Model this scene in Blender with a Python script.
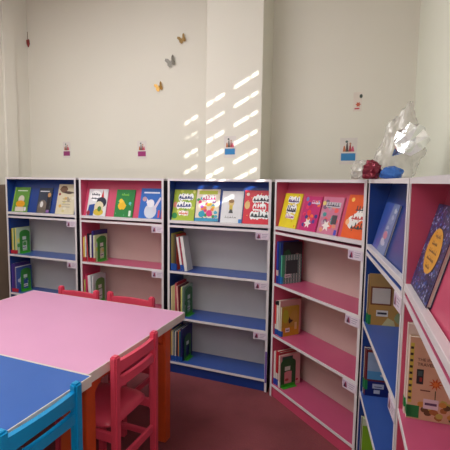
import bpy, bmesh, math, random
from mathutils import Vector, Matrix, Euler, noise

PI = math.pi
R = math.radians
for o in list(bpy.data.objects): bpy.data.objects.remove(o)
scene = bpy.context.scene
COL = scene.collection

# ------------------------------------------------------------------ camera
HEAD, PITCH, ROLL, FPX, CX, CY, EYE = .3926, .0991, -.0115, 412.15, 212.42, 222.31, 1.4938
fwd_h = Vector((-math.sin(HEAD), math.cos(HEAD), 0)); right_h = Vector((math.cos(HEAD), math.sin(HEAD), 0)); zup = Vector((0, 0, 1))
fwd = fwd_h*math.cos(PITCH) - zup*math.sin(PITCH)
up0 = fwd_h*math.sin(PITCH) + zup*math.cos(PITCH)
rx = right_h*math.cos(ROLL) - up0*math.sin(ROLL)
ry = right_h*math.sin(ROLL) + up0*math.cos(ROLL)
cd = bpy.data.cameras.new('camera'); cam = bpy.data.objects.new('camera', cd); COL.objects.link(cam)
cam.matrix_world = Matrix(((rx.x, ry.x, -fwd.x, 0), (rx.y, ry.y, -fwd.y, 0), (rx.z, ry.z, -fwd.z, EYE), (0, 0, 0, 1)))
cd.sensor_width = 36; cd.sensor_fit = 'HORIZONTAL'; cd.lens = FPX*36/450
cd.shift_x = (225-CX)/450; cd.shift_y = (CY-225)/450; cd.clip_start = .02
scene.camera = cam

# ------------------------------------------------------------------ light
w = bpy.data.worlds.new('daylight'); scene.world = w; w.use_nodes = True
w.node_tree.nodes['Background'].inputs[0].default_value = (.75, .85, 1, 1)
w.node_tree.nodes['Background'].inputs[1].default_value = 1.0
scene.view_settings.view_transform = 'Standard'; scene.view_settings.look = 'None'
scene.view_settings.exposure = 0.0; scene.view_settings.gamma = 1; scene.view_settings.use_curve_mapping = False
SUN = Vector((-.74, 1.0, -.337)).normalized()
sl = bpy.data.lights.new('sun', 'SUN'); so = bpy.data.objects.new('sun', sl); COL.objects.link(so)
so.rotation_euler = SUN.to_track_quat('-Z', 'Y').to_euler(); so.location = (3, -2, 4)
sl.energy = 9.0; sl.angle = R(.5); sl.color = (1, .95, .84)
def area(name, loc, target, sx, sy, power, color):
    l = bpy.data.lights.new(name, 'AREA'); o = bpy.data.objects.new(name, l); COL.objects.link(o)
    l.shape = 'RECTANGLE'; l.size = sx; l.size_y = sy; l.energy = power; l.color = color
    o.location = loc; o.rotation_euler = (Vector(target)-Vector(loc)).to_track_quat('-Z', 'Y').to_euler()
    return o
area('overhead_fill', (-2.0, 1.2, 3.15), (-1.75, 1.45, 0), 1.5, 1.2, 47, (.98, .98, .99))  # added overhead fill for the room, no lamp is modelled here
area('rear_overhead_fill', (-1.9, -.9, 3.30), (-1.8, -.3, 0), 1.6, .8, 14, (.96, .98, 1))  # second added fill light, behind the viewpoint

FILL_GLOW = 4.6  # emission strength of the added fill panel at the right wall
# ------------------------------------------------------------------ materials
def lin(c):
    return tuple((x/12.92 if x <= .04045 else ((x+.055)/1.055)**2.4) for x in (v/255 for v in c))
MATS = {}
def mat(name, rgb, rough=.5, metal=0.0, var=.06, scale=8, bump=0.0, bscale=60, spec=.5, **kw):
    if name in MATS: return MATS[name]
    m = bpy.data.materials.new(name); m.use_nodes = True; nt = m.node_tree; b = nt.nodes['Principled BSDF']
    c = lin(rgb)
    tc = nt.nodes.new('ShaderNodeTexCoord'); n = nt.nodes.new('ShaderNodeTexNoise'); n.inputs['Scale'].default_value = scale
    n.inputs['Detail'].default_value = 3
    nt.links.new(tc.outputs['Object'], n.inputs['Vector'])
    r = nt.nodes.new('ShaderNodeValToRGB')
    r.color_ramp.elements[0].position = .3; r.color_ramp.elements[1].position = .7
    r.color_ramp.elements[0].color = (*[x*(1-var) for x in c], 1); r.color_ramp.elements[1].color = (*[min(1, x*(1+var)) for x in c], 1)
    nt.links.new(n.outputs['Fac'], r.inputs['Fac']); nt.links.new(r.outputs['Color'], b.inputs['Base Color'])
    b.inputs['Roughness'].default_value = rough; b.inputs['Metallic'].default_value = metal
    b.inputs['Specular IOR Level'].default_value = spec
    if bump:
        n2 = nt.nodes.new('ShaderNodeTexNoise'); n2.inputs['Scale'].default_value = bscale; n2.inputs['Detail'].default_value = 4
        nt.links.new(tc.outputs['Object'], n2.inputs['Vector'])
        bp = nt.nodes.new('ShaderNodeBump'); bp.inputs['Strength'].default_value = bump; bp.inputs['Distance'].default_value = .01
        nt.links.new(n2.outputs['Fac'], bp.inputs['Height']); nt.links.new(bp.outputs['Normal'], b.inputs['Normal'])
    for k, v in kw.items(): b.inputs[k].default_value = v
    MATS[name] = m; return m
def colm(rgb, rough=.45):
    return mat('paper_%02x%02x%02x' % tuple(rgb), rgb, rough, var=.04, scale=20)

WALL = mat('wall_paint', (228, 223, 210), .75, var=.012, scale=2, bump=.05, bscale=120)
WALLR = mat('wall_paint_right', (246, 248, 232), .7, var=.012, scale=2, bump=.05, bscale=120)
CEIL = mat('ceiling_paint', (235, 232, 224), .8, var=.01)
DADO = mat('dado_paint', (128, 108, 92), .6, var=.08, scale=3)
WHITE = mat('white_edge_banding', (228, 222, 224), .35, var=.02)
BACKW = mat('white_back_panel', (204, 200, 198), .5, var=.02)
BACKP = mat('bounce_tinted_back_panel', (206, 180, 174), .5, var=.02)  # white board with pink bounce light put into its colour
BLUE = mat('blue_laminate', (24, 60, 134), .3, var=.04, scale=5)
PINK = mat('pink_laminate', (204, 78, 110), .3, var=.04, scale=5)
BLUES = mat('blue_shelf_laminate', (56, 88, 164), .3, var=.04, scale=5)
PINKS = mat('pink_shelf_laminate', (198, 84, 122), .3, var=.04, scale=5)
TPINK = mat('table_pink_laminate', (222, 160, 196), .3, var=.02, scale=4)
TBLUE = mat('table_blue_laminate', (50, 98, 178), .25, var=.03, scale=4)
ORANGE = mat('orange_stained_wood', (206, 80, 34), .4, var=.14, scale=6)
CPINK = mat('coral_pink_paint', (222, 74, 98), .32, var=.04, scale=9)
CBLUE = mat('azure_blue_paint', (10, 144, 200), .3, var=.04, scale=9)
GAPSHADE = mat('gap_shade_dark', (34, 28, 40), .7)  # shade of the gaps between bookcases, put into a colour
PURPLE = mat('violet_bare_edge', (112, 84, 158), .5)

# carpet
CARP = mat('maroon_carpet', (140, 64, 70), .95, var=.16, scale=3, bump=.6, bscale=350, spec=.1)
nt = CARP.node_tree; r0 = [n for n in nt.nodes if n.type == 'VALTORGB'][0]; b0 = nt.nodes['Principled BSDF']
nn = nt.nodes.new('ShaderNodeTexNoise'); nn.inputs['Scale'].default_value = 160; nn.inputs['Detail'].default_value = 2
tcn = [n for n in nt.nodes if n.type == 'TEX_COORD'][0]; nt.links.new(tcn.outputs['Object'], nn.inputs['Vector'])
mx = nt.nodes.new('ShaderNodeMix'); mx.data_type = 'RGBA'; mx.blend_type = 'OVERLAY'; mx.inputs[0].default_value = .45
nt.links.new(r0.outputs['Color'], mx.inputs[6]); nt.links.new(nn.outputs['Color'], mx.inputs[7])
hs = nt.nodes.new('ShaderNodeHueSaturation'); hs.inputs['Saturation'].default_value = .9
nt.links.new(mx.outputs[2], hs.inputs['Color']); nt.links.new(hs.outputs['Color'], b0.inputs['Base Color'])

# ------------------------------------------------------------------ mesh helpers
class MB:
    def __init__(s): s.bm = bmesh.new(); s.mats = []
    def mi(s, m):
        if m not in s.mats: s.mats.append(m)
        return s.mats.index(m)
    def box(s, x0, x1, y0, y1, z0, z1, m, bev=0.0, M=None, seg=1):
        t = bmesh.new(); bmesh.ops.create_cube(t, size=1)
        for v in t.verts:
            v.co = Vector((x0+(v.co.x+.5)*(x1-x0), y0+(v.co.y+.5)*(y1-y0), z0+(v.co.z+.5)*(z1-z0)))
        if bev: bmesh.ops.bevel(t, geom=t.edges[:], offset=bev, segments=seg, affect='EDGES', clamp_overlap=True)
        return s.add(t, m, M)
    def add(s, t, m, M=None, smooth=False):
        i = s.mi(m); mp = {}
        for v in t.verts: mp[v] = s.bm.verts.new((M @ v.co) if M else v.co)
        for f in t.faces:
            try: g = s.bm.faces.new([mp[v] for v in f.verts])
            except ValueError: continue
            g.material_index = i; g.smooth = smooth
        t.free(); return s
    def prism(s, pts, m, axis='y', a=0.0, b=1.0, bev=0.0, smooth=False):
        """polygon pts in the plane normal to axis, extruded a->b"""
        t = bmesh.new()
        def P(p, k): return {'y': (p[0], k, p[1]), 'x': (k, p[0], p[1]), 'z': (p[0], p[1], k)}[axis]
        va = [t.verts.new(P(p, a)) for p in pts]; vb = [t.verts.new(P(p, b)) for p in pts]
        t.faces.new(va); t.faces.new(vb[::-1]); n = len(pts)
        for i in range(n): t.faces.new((va[i], vb[i], vb[(i+1) % n], va[(i+1) % n]))
        bmesh.ops.recalc_face_normals(t, faces=t.faces[:])
        if bev: bmesh.ops.bevel(t, geom=t.edges[:], offset=bev, segments=1, affect='EDGES', clamp_overlap=True)
        return s.add(t, m, None, smooth)
    def flat(s, pts, y, m):
        """a printed shape lying on the plane y, facing -y"""
        i = s.mi(m); vs = [s.bm.verts.new((p[0], y, p[1])) for p in pts]
        a = sum(pts[k][0]*pts[(k+1) % len(pts)][1]-pts[(k+1) % len(pts)][0]*pts[k][1] for k in range(len(pts)))
        f = s.bm.faces.new(vs if a > 0 else vs[::-1]); f.material_index = i
        return s
    def build(s, name, parent=None, M=None):
        me = bpy.data.meshes.new(name); s.bm.normal_update(); s.bm.to_mesh(me); s.bm.free()
        for m in s.mats: me.materials.append(m)
        o = bpy.data.objects.new(name, me); COL.objects.link(o)
        if parent: o.parent = parent
        if M is not None: o.matrix_world = M
        return o
def box(name, x0, x1, y0, y1, z0, z1, m, parent=None, bev=0.0, M=None):
    return MB().box(x0, x1, y0, y1, z0, z1, m, bev).build(name, parent, M)
def tag(o, label=None, cat=None, group=None, kind=None):
    if label: o['label'] = label
    if cat: o['category'] = cat
    if group: o['group'] = group
    if kind: o['kind'] = kind
    return o
def thing(name, label, cat, M, group=None):
    o = bpy.data.objects.new(name, None); COL.objects.link(o); o.empty_display_size = .1
    o.matrix_world = M
    return tag(o, label, cat, group)
def T(x, y, z): return Matrix.Translation((x, y, z))
def RZ(a): return Matrix.Rotation(a, 4, 'Z')
def RX(a): return Matrix.Rotation(a, 4, 'X')
def RY(a): return Matrix.Rotation(a, 4, 'Y')

# ------------------------------------------------------------------ room
YA, YB, YD, XL, HC = 3.30, 3.05, 3.34, -3.43, 3.40
XB0, XB1 = -1.33, -.874
def xr(y): return .173 + (YD-y)*.085
YF = -1.6
tag(box('floor', XL-.1, 1.0, YF-.1, 3.6, -.1, 0, CARP), kind='structure')
tag(box('ceiling', XL-.1, 1.0, YF-.1, 3.6, HC, HC+.1, CEIL), kind='structure')
m = MB(); m.box(XL-.1, XB0+.05, YA, YA+.2, 0, HC, WALL); m.box(XB1-.05, .9, YD, YD+.2, 0, HC, WALL)
tag(m.build('wall_back'), kind='structure')
m = MB(); m.box(XB0, XB1, YB, YA+.1, 0, HC, WALL, bev=.004)
tag(m.build('trim_1'), kind='structure')
m = MB(); m.box(XL-.15, XL, YF-.1, YA+.1, 0, HC, WALL)
tag(m.build('wall_left'), kind='structure')
# pilaster and dado on the left wall
tag(MB().box(XL, XL+.03, 2.98, 3.115, 0, HC, WALL, bev=.003).build('trim_2'), kind='structure')
tag(MB().box(XL, XL+.035, .6, 2.975, 0, 1.44, DADO, bev=.004).build('trim_3'), kind='structure')
m = MB(); m.box(XL-.1, 1.0, YF-.15, YF, 0, HC, WALL)
tag(m.build('wall_front'), kind='structure')
# right wall with a window opening
WY0, WY1, WZ0, WZ1 = .30, 1.50, 1.88, 3.05
m = MB()
def rw(y0, y1, z0, z1):
    m.prism([(xr(y0), y0), (xr(y1), y1), (xr(y1)+.15, y1), (xr(y0)+.15, y0)], WALLR, 'z', z0, z1)
rw(YF, WY0, 0, HC); rw(WY1, YD+.02, 0, HC); rw(WY0, WY1, 0, WZ0); rw(WY0, WY1, WZ1, HC)
tag(m.build('wall_right'), kind='structure')
# the window: frame, mullions and slats that leave thin slots of sun
FR = mat('window_frame_paint', (225, 225, 220), .4)
WM = Matrix.Translation((xr(0), 0, 0)) @ Matrix.Rotation(math.atan(.085), 4, 'Z')
cosw = math.cos(math.atan(.085))
def wy(x, Y):   # where the sun ray that lands on (x, Y) passes the right wall, as y and the height gained
    d = SUN / SUN.y
    # x - t*dx = .173 + (YD - (Y - t))*.085
    t_ = (.173 + (YD-Y)*.085 - x) / (-d.x - .085)
    return Y - t_, -d.z*t_
win = thing('window_1', None, None, WM); win['kind'] = 'structure'
m = MB()
def wb(y0, y1, z0, z1, x0=-.01, x1=.02, mt=FR): m.box(x0, x1, y0/cosw, y1/cosw, z0, z1, mt)
wb(WY0-.03, WY0+.03, WZ0-.03, WZ1+.03, -.02, .05); wb(WY1-.03, WY1+.03, WZ0-.03, WZ1+.03, -.02, .05)
wb(WY0, WY1, WZ0-.03, WZ0+.03, -.02, .05); wb(WY0, WY1, WZ1-.03, WZ1+.03, -.02, .05)
m.build('window_frame', win)
m = MB()
yc, g0 = wy(-.905, 3.05); yl, _ = wy(-1.095, 3.05); yl1, _ = wy(-1.175, 3.05); yl2, _ = wy(-1.640, YA)
yn1, _ = wy(-.968, 3.05); yn2, _ = wy(-1.262, 3.05); yn3, _ = wy(-1.585, YA)
wb(yc, WY1, WZ0, WZ1, -.002, .004); wb(yl1, yl, WZ0, WZ1, -.002, .004); wb(WY0, yl2, WZ0, WZ1, -.002, .004)
for yy in (yn1, yn2, yn3): wb(yy-.010, yy+.010, WZ0, WZ1, -.002, .004)
m.build('window_mullion', win)
m = MB(); pitch = .1425; ym, _ = wy(XB0, YB)
for ya_, yb_, dz_ in ((ym, WY1, 0), (WY0, ym, .052)):
    rowz = 2.306 + g0 + dz_; zt = WZ1; zz = rowz
    while zz > WZ0+dz_:
        wb(ya_, yb_, zz+.014, zt, -.002, .004); zt = zz-.014; zz -= pitch
    wb(ya_, yb_, WZ0, zt, -.002, .004)
wb(ym, yl1, 2.306+g0-pitch-.016, 2.306+g0-pitch-.003, -.002, .004)
wb(WY0, ym, rowz-pitch-.016, rowz-pitch+.004, -.002, .004)
m.build('window_slats', win)
fill_win = thing('fill_window', None, None, WM); fill_win['kind'] = 'structure'   # unseen window added on the solid wall; its glowing panel is fill light
m = MB()
for a_ in (-1.35, .10): wb(a_-.03, a_+.03, 1.47, 2.93, -.05, .0)
for a_ in (1.5, 2.9): wb(-1.32, .07, a_-.03, a_+.03, -.05, .0)
m.build('window_frame', fill_win)
FILLMAT = bpy.data.materials.new('fill_glow_panel'); FILLMAT.use_nodes = True
_b = FILLMAT.node_tree.nodes['Principled BSDF']; _b.inputs['Base Color'].default_value = (.8, .8, .78, 1)
_b.inputs['Emission Color'].default_value = (.96, .98, 1, 1); _b.inputs['Emission Strength'].default_value = FILL_GLOW
m = MB(); wb(-1.32, .07, 1.53, 2.87, -.02, -.012, FILLMAT); m.build('fill_panel', fill_win)  # panel emits the added fill itself, nothing shines through it

# ------------------------------------------------------------------ bookcases
UN = {1: (-3.1705, 2.7426, 0, .7985), 2: (-2.3371, 2.7425, 0, .7985), 3: (-1.504, 2.7433, 0, .7985),
      4: (-.6747, 2.7166, -.7094, .7842), 5: (-.0686, 2.1417, -1.4015, .8028), 6: (.0690, 1.3430, -1.4949, .8600)}
UNAME = {1: 'far left blue bookcase', 2: 'pink bookcase against the back wall', 3: 'blue bookcase under the sunlit pillar',
         4: 'pink bookcase standing across the corner', 5: 'blue bookcase on the right side', 6: 'nearest pink bookcase at the right edge'}
UM = {k: T(x, y, 0) @ RZ(a) for k, (x, y, a, _w) in UN.items()}
ULAB = {1: 'white-edged blue bookcase farthest left against the back wall', 2: 'white-edged pink bookcase between two blue ones on the back wall',
        3: 'white-edged blue bookcase under the sunlit pillar', 4: 'white-edged pink bookcase standing diagonally across the corner',
        5: 'white-edged blue bookcase on the right, crinkled balloon on top', 6: 'white-edged pink bookcase at the right edge of the photo'}
H, D, TH = 1.511, .25, .017
ZL, ZS, ZA, ZBB, ZC = 1.189, 1.153, .801, .441, .084
LEAN = math.atan2(.082, .316)
def card(parent, W, z, rng):
    m = MB(); x1 = W-.004; x0 = x1-.10
    m.box(x0, x1, -.0022, -.0004, z-.052, z-.002, colm((222, 208, 220)))
    y = -.0024
    m.flat([(x0+.005, z-.046), (x0+.038, z-.046), (x0+.038, z-.008), (x0+.005, z-.008)], y, colm((196, 172, 196)))
    m.flat([(x0+.010, z-.042), (x0+.022, z-.012), (x0+.030, z-.02), (x0+.034, z-.042)], y-.0003, colm((150, 52, 84)))
    m.flat([(x0+.012, z-.044), (x0+.019, z-.018), (x0+.026, z-.044)], y-.0006, colm((54, 50, 70)))
    for q in range(3):
        zz = z-.016-.011*q; m.flat([(x0+.045, zz), (x0+.088-.006*q, zz), (x0+.088-.006*q, zz+.003), (x0+.045, zz+.003)], y, colm((150, 140, 165)))
    return m.build('label_card', parent)
for k, (x, y, a, W) in UN.items():
    blue = k in (1, 3, 5); C = BLUE if blue else PINK; S = BLUES if blue else PINKS; B = BACKW if blue else BACKP
    u = thing('bookcase', ULAB[k], 'bookcase', UM[k], 'white-edged bookcases')
    rng = random.Random(k)
    for x0 in (0, W-TH):
        s = box('side_panel', x0, x0+TH, .003, D, 0, H-TH, C, u)
        ox = -.0012 if x0 == 0 else W
        tag(box('outer_shade_skin', ox, ox+.0012, .003, D, 0, H-TH, GAPSHADE, s), 'shade-dark skin over outer face')  # thin skin that darkens the side panel like shade in the gap
        e = MB().box(x0, x0+TH, 0, .003, 0, H-TH, WHITE)
        if k == 3 and x0 > 0: e.box(x0+.002, x0+TH-.001, -.001, .0025, .07, .30, PURPLE)
        e.build('edge_band', s)
    t = box('top_board', 0, W, .003, D, H-TH, H, WHITE, u, bev=.0015)
    box('edge_band', 0, W, 0, .003, H-TH, H, WHITE, t)
    box('back_panel', TH, W-TH, D-.008, D-.001, .075, H-TH, B, u)
    # slanted display board with a front lip, over a dark gap
    m = MB(); n = Vector((0, -math.cos(LEAN), math.sin(LEAN)))
    m.prism([(.022, 1.178), (.022+.082, 1.178+.316), (.022+.094, 1.178+.316), (.034, 1.178)], C, 'x', TH, W-TH)
    m.build('display_board', u)
    lip = box('display_lip', TH, W-TH, .0, .022, ZL-.012, ZL+.010, WHITE, u, bev=.001)
    for nm, z in (('carcass_board', ZS), ('shelf', ZA), ('shelf', ZBB), ('shelf', ZC)):
        s = box(nm, TH, W-TH, .003, D-.009, z-.008, z+.009, S, u)
        box('edge_band', TH, W-TH, 0, .003, z-.008, z+.009, WHITE, s)
    box('kickboard', TH, W-TH, .012, .03, 0, ZC-.009, C, u)
    for z in (ZS, ZA, ZBB): card(u, W, z-.006, rng)

# ------------------------------------------------------------------ books
def ell(cx, cz, rx_, rz_, n=18, rot=0.0):
    c, s = math.cos(rot), math.sin(rot)
    return [(cx+rx_*math.cos(q)*c-rz_*math.sin(q)*s, cz+rx_*math.cos(q)*s+rz_*math.sin(q)*c) for q in [2*PI*i/n for i in range(n)]]
def star(cx, cz, r1, r2, n=8, rot=0.0):
    return [(cx+(r1 if i % 2 == 0 else r2)*math.cos(rot+PI*i/n), cz+(r1 if i % 2 == 0 else r2)*math.sin(rot+PI*i/n)) for i in range(2*n)]
def rect(x0, x1, z0, z1): return [(x0, z0), (x1, z0), (x1, z1), (x0, z1)]
def blob(rng, cx, cz, rx_, rz_, n=16, k=.25):
    return [(cx+rx_*(1-k*rng.random())*math.cos(2*PI*i/n), cz+rz_*(1-k*rng.random())*math.sin(2*PI*i/n)) for i in range(n)]
def script(m, rng, x0, x1, z0, hgt, y, col, wd):
    """cursive strokes of an illegible title: joined humps, dots above and below"""
    n = 5; x = x1
    L = (x1-x0)/n
    for i in range(n):
        a = x1-i*L; b = a-L*1.02; zz = z0+hgt*(.18+.1*rng.random())
        m.flat(rect(b, a, zz-wd/2, zz+wd/2), y, col)
        q = rng.random()
        if q < .4: m.flat(rect(a-L*.55-wd*.5, a-L*.55+wd*.5, zz, z0+hgt), y-.0001, col)
        elif q < .8:
            m.flat(ell(a-L*.5, zz+hgt*.2, L*.38, hgt*.27, 10), y-.0001, col)
        else: m.flat([(b, zz), (b+wd, zz+hgt*.55), (b+2*wd, zz)], y-.0001, col)
        if rng.random() < .6: m.flat(ell(a-L*.5, zz+hgt*(.75 if rng.random() < .6 else -.3), wd*.55, wd*.55, 8), y-.0002, col)
def make_book(name, label, M, w, h, th, cover, art=None, spine=None, group=None, cat='book', bands=(), pages=(232, 226, 210)):
    b = thing(name, label, cat, M, group)
    cm = colm(cover, .35) if isinstance(cover, tuple) else cover
    sm = colm(spine, .35) if isinstance(spine, tuple) else (spine or cm)
    t = max(.0012, min(.0025, th*.15)); m = MB()
    m.box(0, w, 0, t, 0, h, cm); m.box(0, w, th-t, th, 0, h, cm); m.box(0, t, t, th-t, 0, h, sm)
    if spine: m.box(-.0004, 0, 0, th, 0, h, sm)
    m.build('cover', b)
    box('pages', t, w-.004, t, th-t, .003, h-.003, colm(pages, .8), b)
    if art:
        m = MB(); art(m, w, h, lambda q: -.0003-.0002*q); m.build('cover_picture', b)
    for z0, z1, c, full in bands:   # spine label wrapped over spine and a little of the cover
        q = MB(); q.box(-.0014, -.0005, .0005, th-.0005, z0, z1, colm(c)); q.box(-.0014, full, -.0012, -.0004, z0, z1, colm(c))
        q.build('spine_label', b)
    return b
# --- display books on the slanted boards
def disp(k, u0, tilt=0.0):
    base = UM[k] @ T(u0, .0245, ZL-.004) @ RX(-LEAN)
    return base @ T(0, -.001, 0) @ RY(tilt)
def dbook(k, u0, w, h, th, cover, art, label, tilt=0.0, spine=None):
    M = disp(k, u0, tilt) @ T(0, -th-.0008, .0135)
    return make_book('picture_book', label, M, w, h, th, cover, art, spine, 'picture books facing out on the slanted shelves')
K = colm
def a11(m, w, h, y):
    m.flat(rect(.0, w*.06, 0, h), y(1), K((150, 190, 60))); m.flat(rect(w*.2, w*.85, h*.84, h*.87), y(1), K((235, 240, 225)))
    m.flat(blob(random.Random(3), w*.5, h*.4, w*.3, h*.28), y(1), K((104, 140, 44)))
    m.flat(ell(w*.52, h*.5, w*.2, h*.17), y(2), K((214, 206, 190))); m.flat(ell(w*.5, h*.32, w*.3, h*.14), y(3), K((226, 160, 30)))
    m.flat(rect(w*.2, w*.78, h*.02, h*.2), y(4), K((216, 206, 190))); m.flat(rect(w*.8, w*.92, h*.05, h*.2), y(4), K((224, 220, 230)))
def a12(m, w, h, y):
    m.flat(rect(w*.1, w*.8, h*.84, h*.88), y(1), K((226, 228, 232))); m.flat(ell(w*.4, h*.24, w*.34, h*.28), y(1), K((116, 104, 96)))
    m.flat(rect(w*.06, w*.78, h*.02, h*.2), y(2), K((104, 94, 84))); m.flat(ell(w*.34, h*.34, w*.12, h*.12), y(3), K((222, 220, 216)))
    m.flat(rect(w*.7, w*.93, h*.1, h*.72), y(3), K((30, 26, 40))); m.flat(ell(w*.83, h*.72, w*.12, h*.09), y(4), K((196, 146, 96)))
    m.flat(rect(w*.74, w*.96, h*.02, h*.13), y(4), K((130, 90, 160)))
def a13(m, w, h, y):
    r = random.Random(5)
    m.flat(blob(r, w*.32, h*.83, w*.24, h*.13), y(1), K((120, 88, 70))); m.flat(blob(r, w*.6, h*.72, w*.3, h*.05), y(2), K((80, 62, 56)))
    for q in range(9): m.flat(blob(r, w*r.uniform(.15, .85), h*r.uniform(.08, .62), w*.09, h*.06, 9), y(1+q*.3), K([(206, 196, 140), (214, 170, 90), (170, 160, 140), (226, 220, 200)][q % 4]))
    for q in range(4): m.flat(rect(w*.3, w*.75, h*(.5-.09*q), h*(.515-.09*q)), y(6), K((150, 140, 128)))
    m.flat(ell(w*.12, h*.66, w*.06, h*.045), y(6), K((150, 50, 50)))
def a21(m, w, h, y):
    r = random.Random(8)
    m.flat(ell(w*.38, h*.74, w*.3, h*.2), y(1), K((250, 250, 250))); script(m, r, w*.16, w*.6, h*.76, h*.09, y(2), K((40, 44, 70)), w*.035)
    script(m, r, w*.16, w*.6, h*.62, h*.08, y(2), K((40, 44, 70)), w*.03)
    m.flat([(w*.66, h*.6), (w*.74, h*.98), (w*.84, h*.6)], y(2), K((196, 40, 52))); m.flat(ell(w*.72, h*.5, w*.26, h*.2), y(3), K((30, 34, 60)))
    m.flat([(w*.02, 0), (w*.1, h*.4), (w*.4, h*.44), (w*.36, 0)], y(4), K((34, 74, 150))); m.flat(ell(w*.62, h*.34, w*.24, h*.2), y(5), K((224, 214, 180)))
    m.flat(ell(w*.62, h*.14, w*.26, h*.13), y(6), K((206, 180, 60))); m.flat(ell(w*.66, h*.26, w*.1, h*.1), y(7), K((70, 120, 50)))
    m.flat(ell(w*.1, h*.1, w*.09, h*.09), y(7), K((150, 40, 60)))
def a22(m, w, h, y):
    r = random.Random(9)
    script(m, r, w*.3, w*.7, h*.78, h*.08, y(1), K((120, 190, 70)), w*.03)
    m.flat(blob(r, w*.38, h*.42, w*.24, h*.2, 12, .35), y(2), K((232, 186, 38))); m.flat(ell(w*.3, h*.58, w*.1, h*.08), y(3), K((240, 200, 60)))
    for q in range(10): m.flat(ell(w*r.uniform(.08, .92), h*r.uniform(.06, .92), w*.02, w*.02, 8), y(3), K((130, 200, 160)))
    m.flat(ell(w*.8, h*.5, w*.07, h*.06), y(3), K((100, 190, 190))); m.flat(rect(w*.78, w*.9, h*.04, h*.24), y(4), K((220, 230, 214)))
def a23(m, w, h, y):
    r = random.Random(10)
    m.flat(rect(w*.14, w*.86, h*.83, h*.88), y(1), K((226, 232, 240))); m.flat(ell(w*.2, h*.64, w*.1, h*.08), y(1), K((186, 150, 160)))
    m.flat(ell(w*.52, h*.24, w*.28, h*.24), y(2), K((208, 214, 226))); m.flat(ell(w*.5, h*.5, w*.17, h*.13), y(3), K((232, 232, 238)))
    m.flat([(w*.6, h*.3), (w*.9, h*.72), (w*.96, h*.66), (w*.72, h*.26)], y(4), K((214, 206, 222)))
    m.flat([(w*.3, h*.5), (w*.32, h*.66), (w*.42, h*.56)], y(4), K((232, 232, 238)))
    m.flat(rect(w*.88, w*.96, h*.04, h*.28), y(4), K((214, 72, 84)))
def wtitle(m, r, cx, cz, wd, hg, col, y, halo=(250, 250, 248)):
    for i in range(6): m.flat(blob(r, cx-wd/2+wd*(i+.5)/6, cz+hg*r.uniform(-.14, .14), wd*.15, hg*.78, 10, .2), y(5+i*.1), K(halo))
    script(m, r, cx-wd/2, cx+wd/2, cz-hg*.5, hg, y(7), K(col), hg*.22)
def a31(m, w, h, y):
    r = random.Random(11)
    for q in range(12): m.flat(blob(r, w*r.uniform(.1, .9), h*r.uniform(.06, .94), w*.08, h*.06, 8), y(1+.1*q), K([(210, 220, 90), (120, 170, 60), (226, 226, 120)][q % 3]))
    m.flat(ell(w*.12, h*.14, w*.12, h*.1), y(3), K((40, 140, 70))); m.flat(ell(w*.1, h*.5, w*.08, h*.1), y(3), K((226, 140, 120)))
    wtitle(m, r, w*.55, h*.76, w*.62, h*.16, (40, 60, 120), y); wtitle(m, r, w*.5, h*.5, w*.62, h*.17, (60, 70, 130), y); wtitle(m, r, w*.52, h*.24, w*.4, h*.12, (224, 110, 60), y)
def a32(m, w, h, y):
    r = random.Random(12)
    cs = [(228, 60, 120), (70, 170, 200), (240, 200, 50), (60, 150, 80), (236, 130, 60), (150, 80, 170)]
    m.flat(rect(w*.1, w*.9, h*.84, h*.96), y(1), K((196, 206, 70)))
    for q in range(26): m.flat(blob(r, w*r.uniform(.08, .92), h*r.uniform(.05, .8), w*.09, h*.06, 9), y(1+.1*q), K(cs[q % 6]))
    m.flat(rect(0, w, 0, h*.1), y(4), K((60, 150, 190))); wtitle(m, r, w*.55, h*.72, w*.56, h*.14, (200, 60, 120), y)
    m.flat(ell(w*.6, h*.25, w*.13, h*.1), y(8), K((226, 60, 130))); m.flat(ell(w*.28, h*.22, w*.14, h*.1), y(8), K((40, 160, 190)))
def a33(m, w, h, y):
    r = random.Random(13)
    m.flat(ell(w*.46, h*.62, w*.13, h*.11), y(1), K((226, 196, 130))); m.flat(ell(w*.46, h*.68, w*.13, h*.06), y(2), K((150, 110, 60)))
    m.flat(rect(w*.38, w*.54, h*.4, h*.55), y(3), K((214, 190, 70))); m.flat([(w*.36, h*.3), (w*.42, h*.42), (w*.52, h*.42), (w*.58, h*.3)], y(3), K((70, 70, 70)))
    script(m, r, w*.2, w*.75, h*.14, h*.07, y(2), K((150, 150, 150)), w*.02); m.flat(rect(w*.86, w, 0, h*.12), y(3), K((50, 130, 200)))
def a34(m, w, h, y):
    r = random.Random(14)
    for q in range(12): m.flat(ell(w*r.uniform(.05, .95), h*r.uniform(.04, .96), w*.018, w*.018, 8), y(1), K((246, 210, 90)))
    m.flat(ell(w*.13, h*.88, w*.06, h*.05), y(2), K((240, 226, 210))); m.flat(ell(w*.13, h*.55, w*.1, h*.12), y(2), K((226, 190, 120)))
    wtitle(m, r, w*.66, h*.74, w*.62, h*.17, (48, 44, 56), y); wtitle(m, r, w*.6, h*.5, w*.46, h*.16, (214, 40, 60), y); wtitle(m, r, w*.62, h*.27, w*.66, h*.18, (44, 60, 60), y)
def a41(m, w, h, y):
    r = random.Random(15)
    for q in range(10): m.flat(ell(w*r.uniform(.08, .92), h*r.uniform(.06, .94), w*.025, w*.025, 8), y(1), K([(226, 70, 50), (200, 150, 20)][q % 2]))
    wtitle(m, r, w*.58, h*.8, w*.6, h*.15, (70, 40, 110), y); wtitle(m, r, w*.55, h*.54, w*.52, h*.2, (40, 40, 60), y); wtitle(m, r, w*.55, h*.32, w*.46, h*.1, (170, 60, 150), y)
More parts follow.
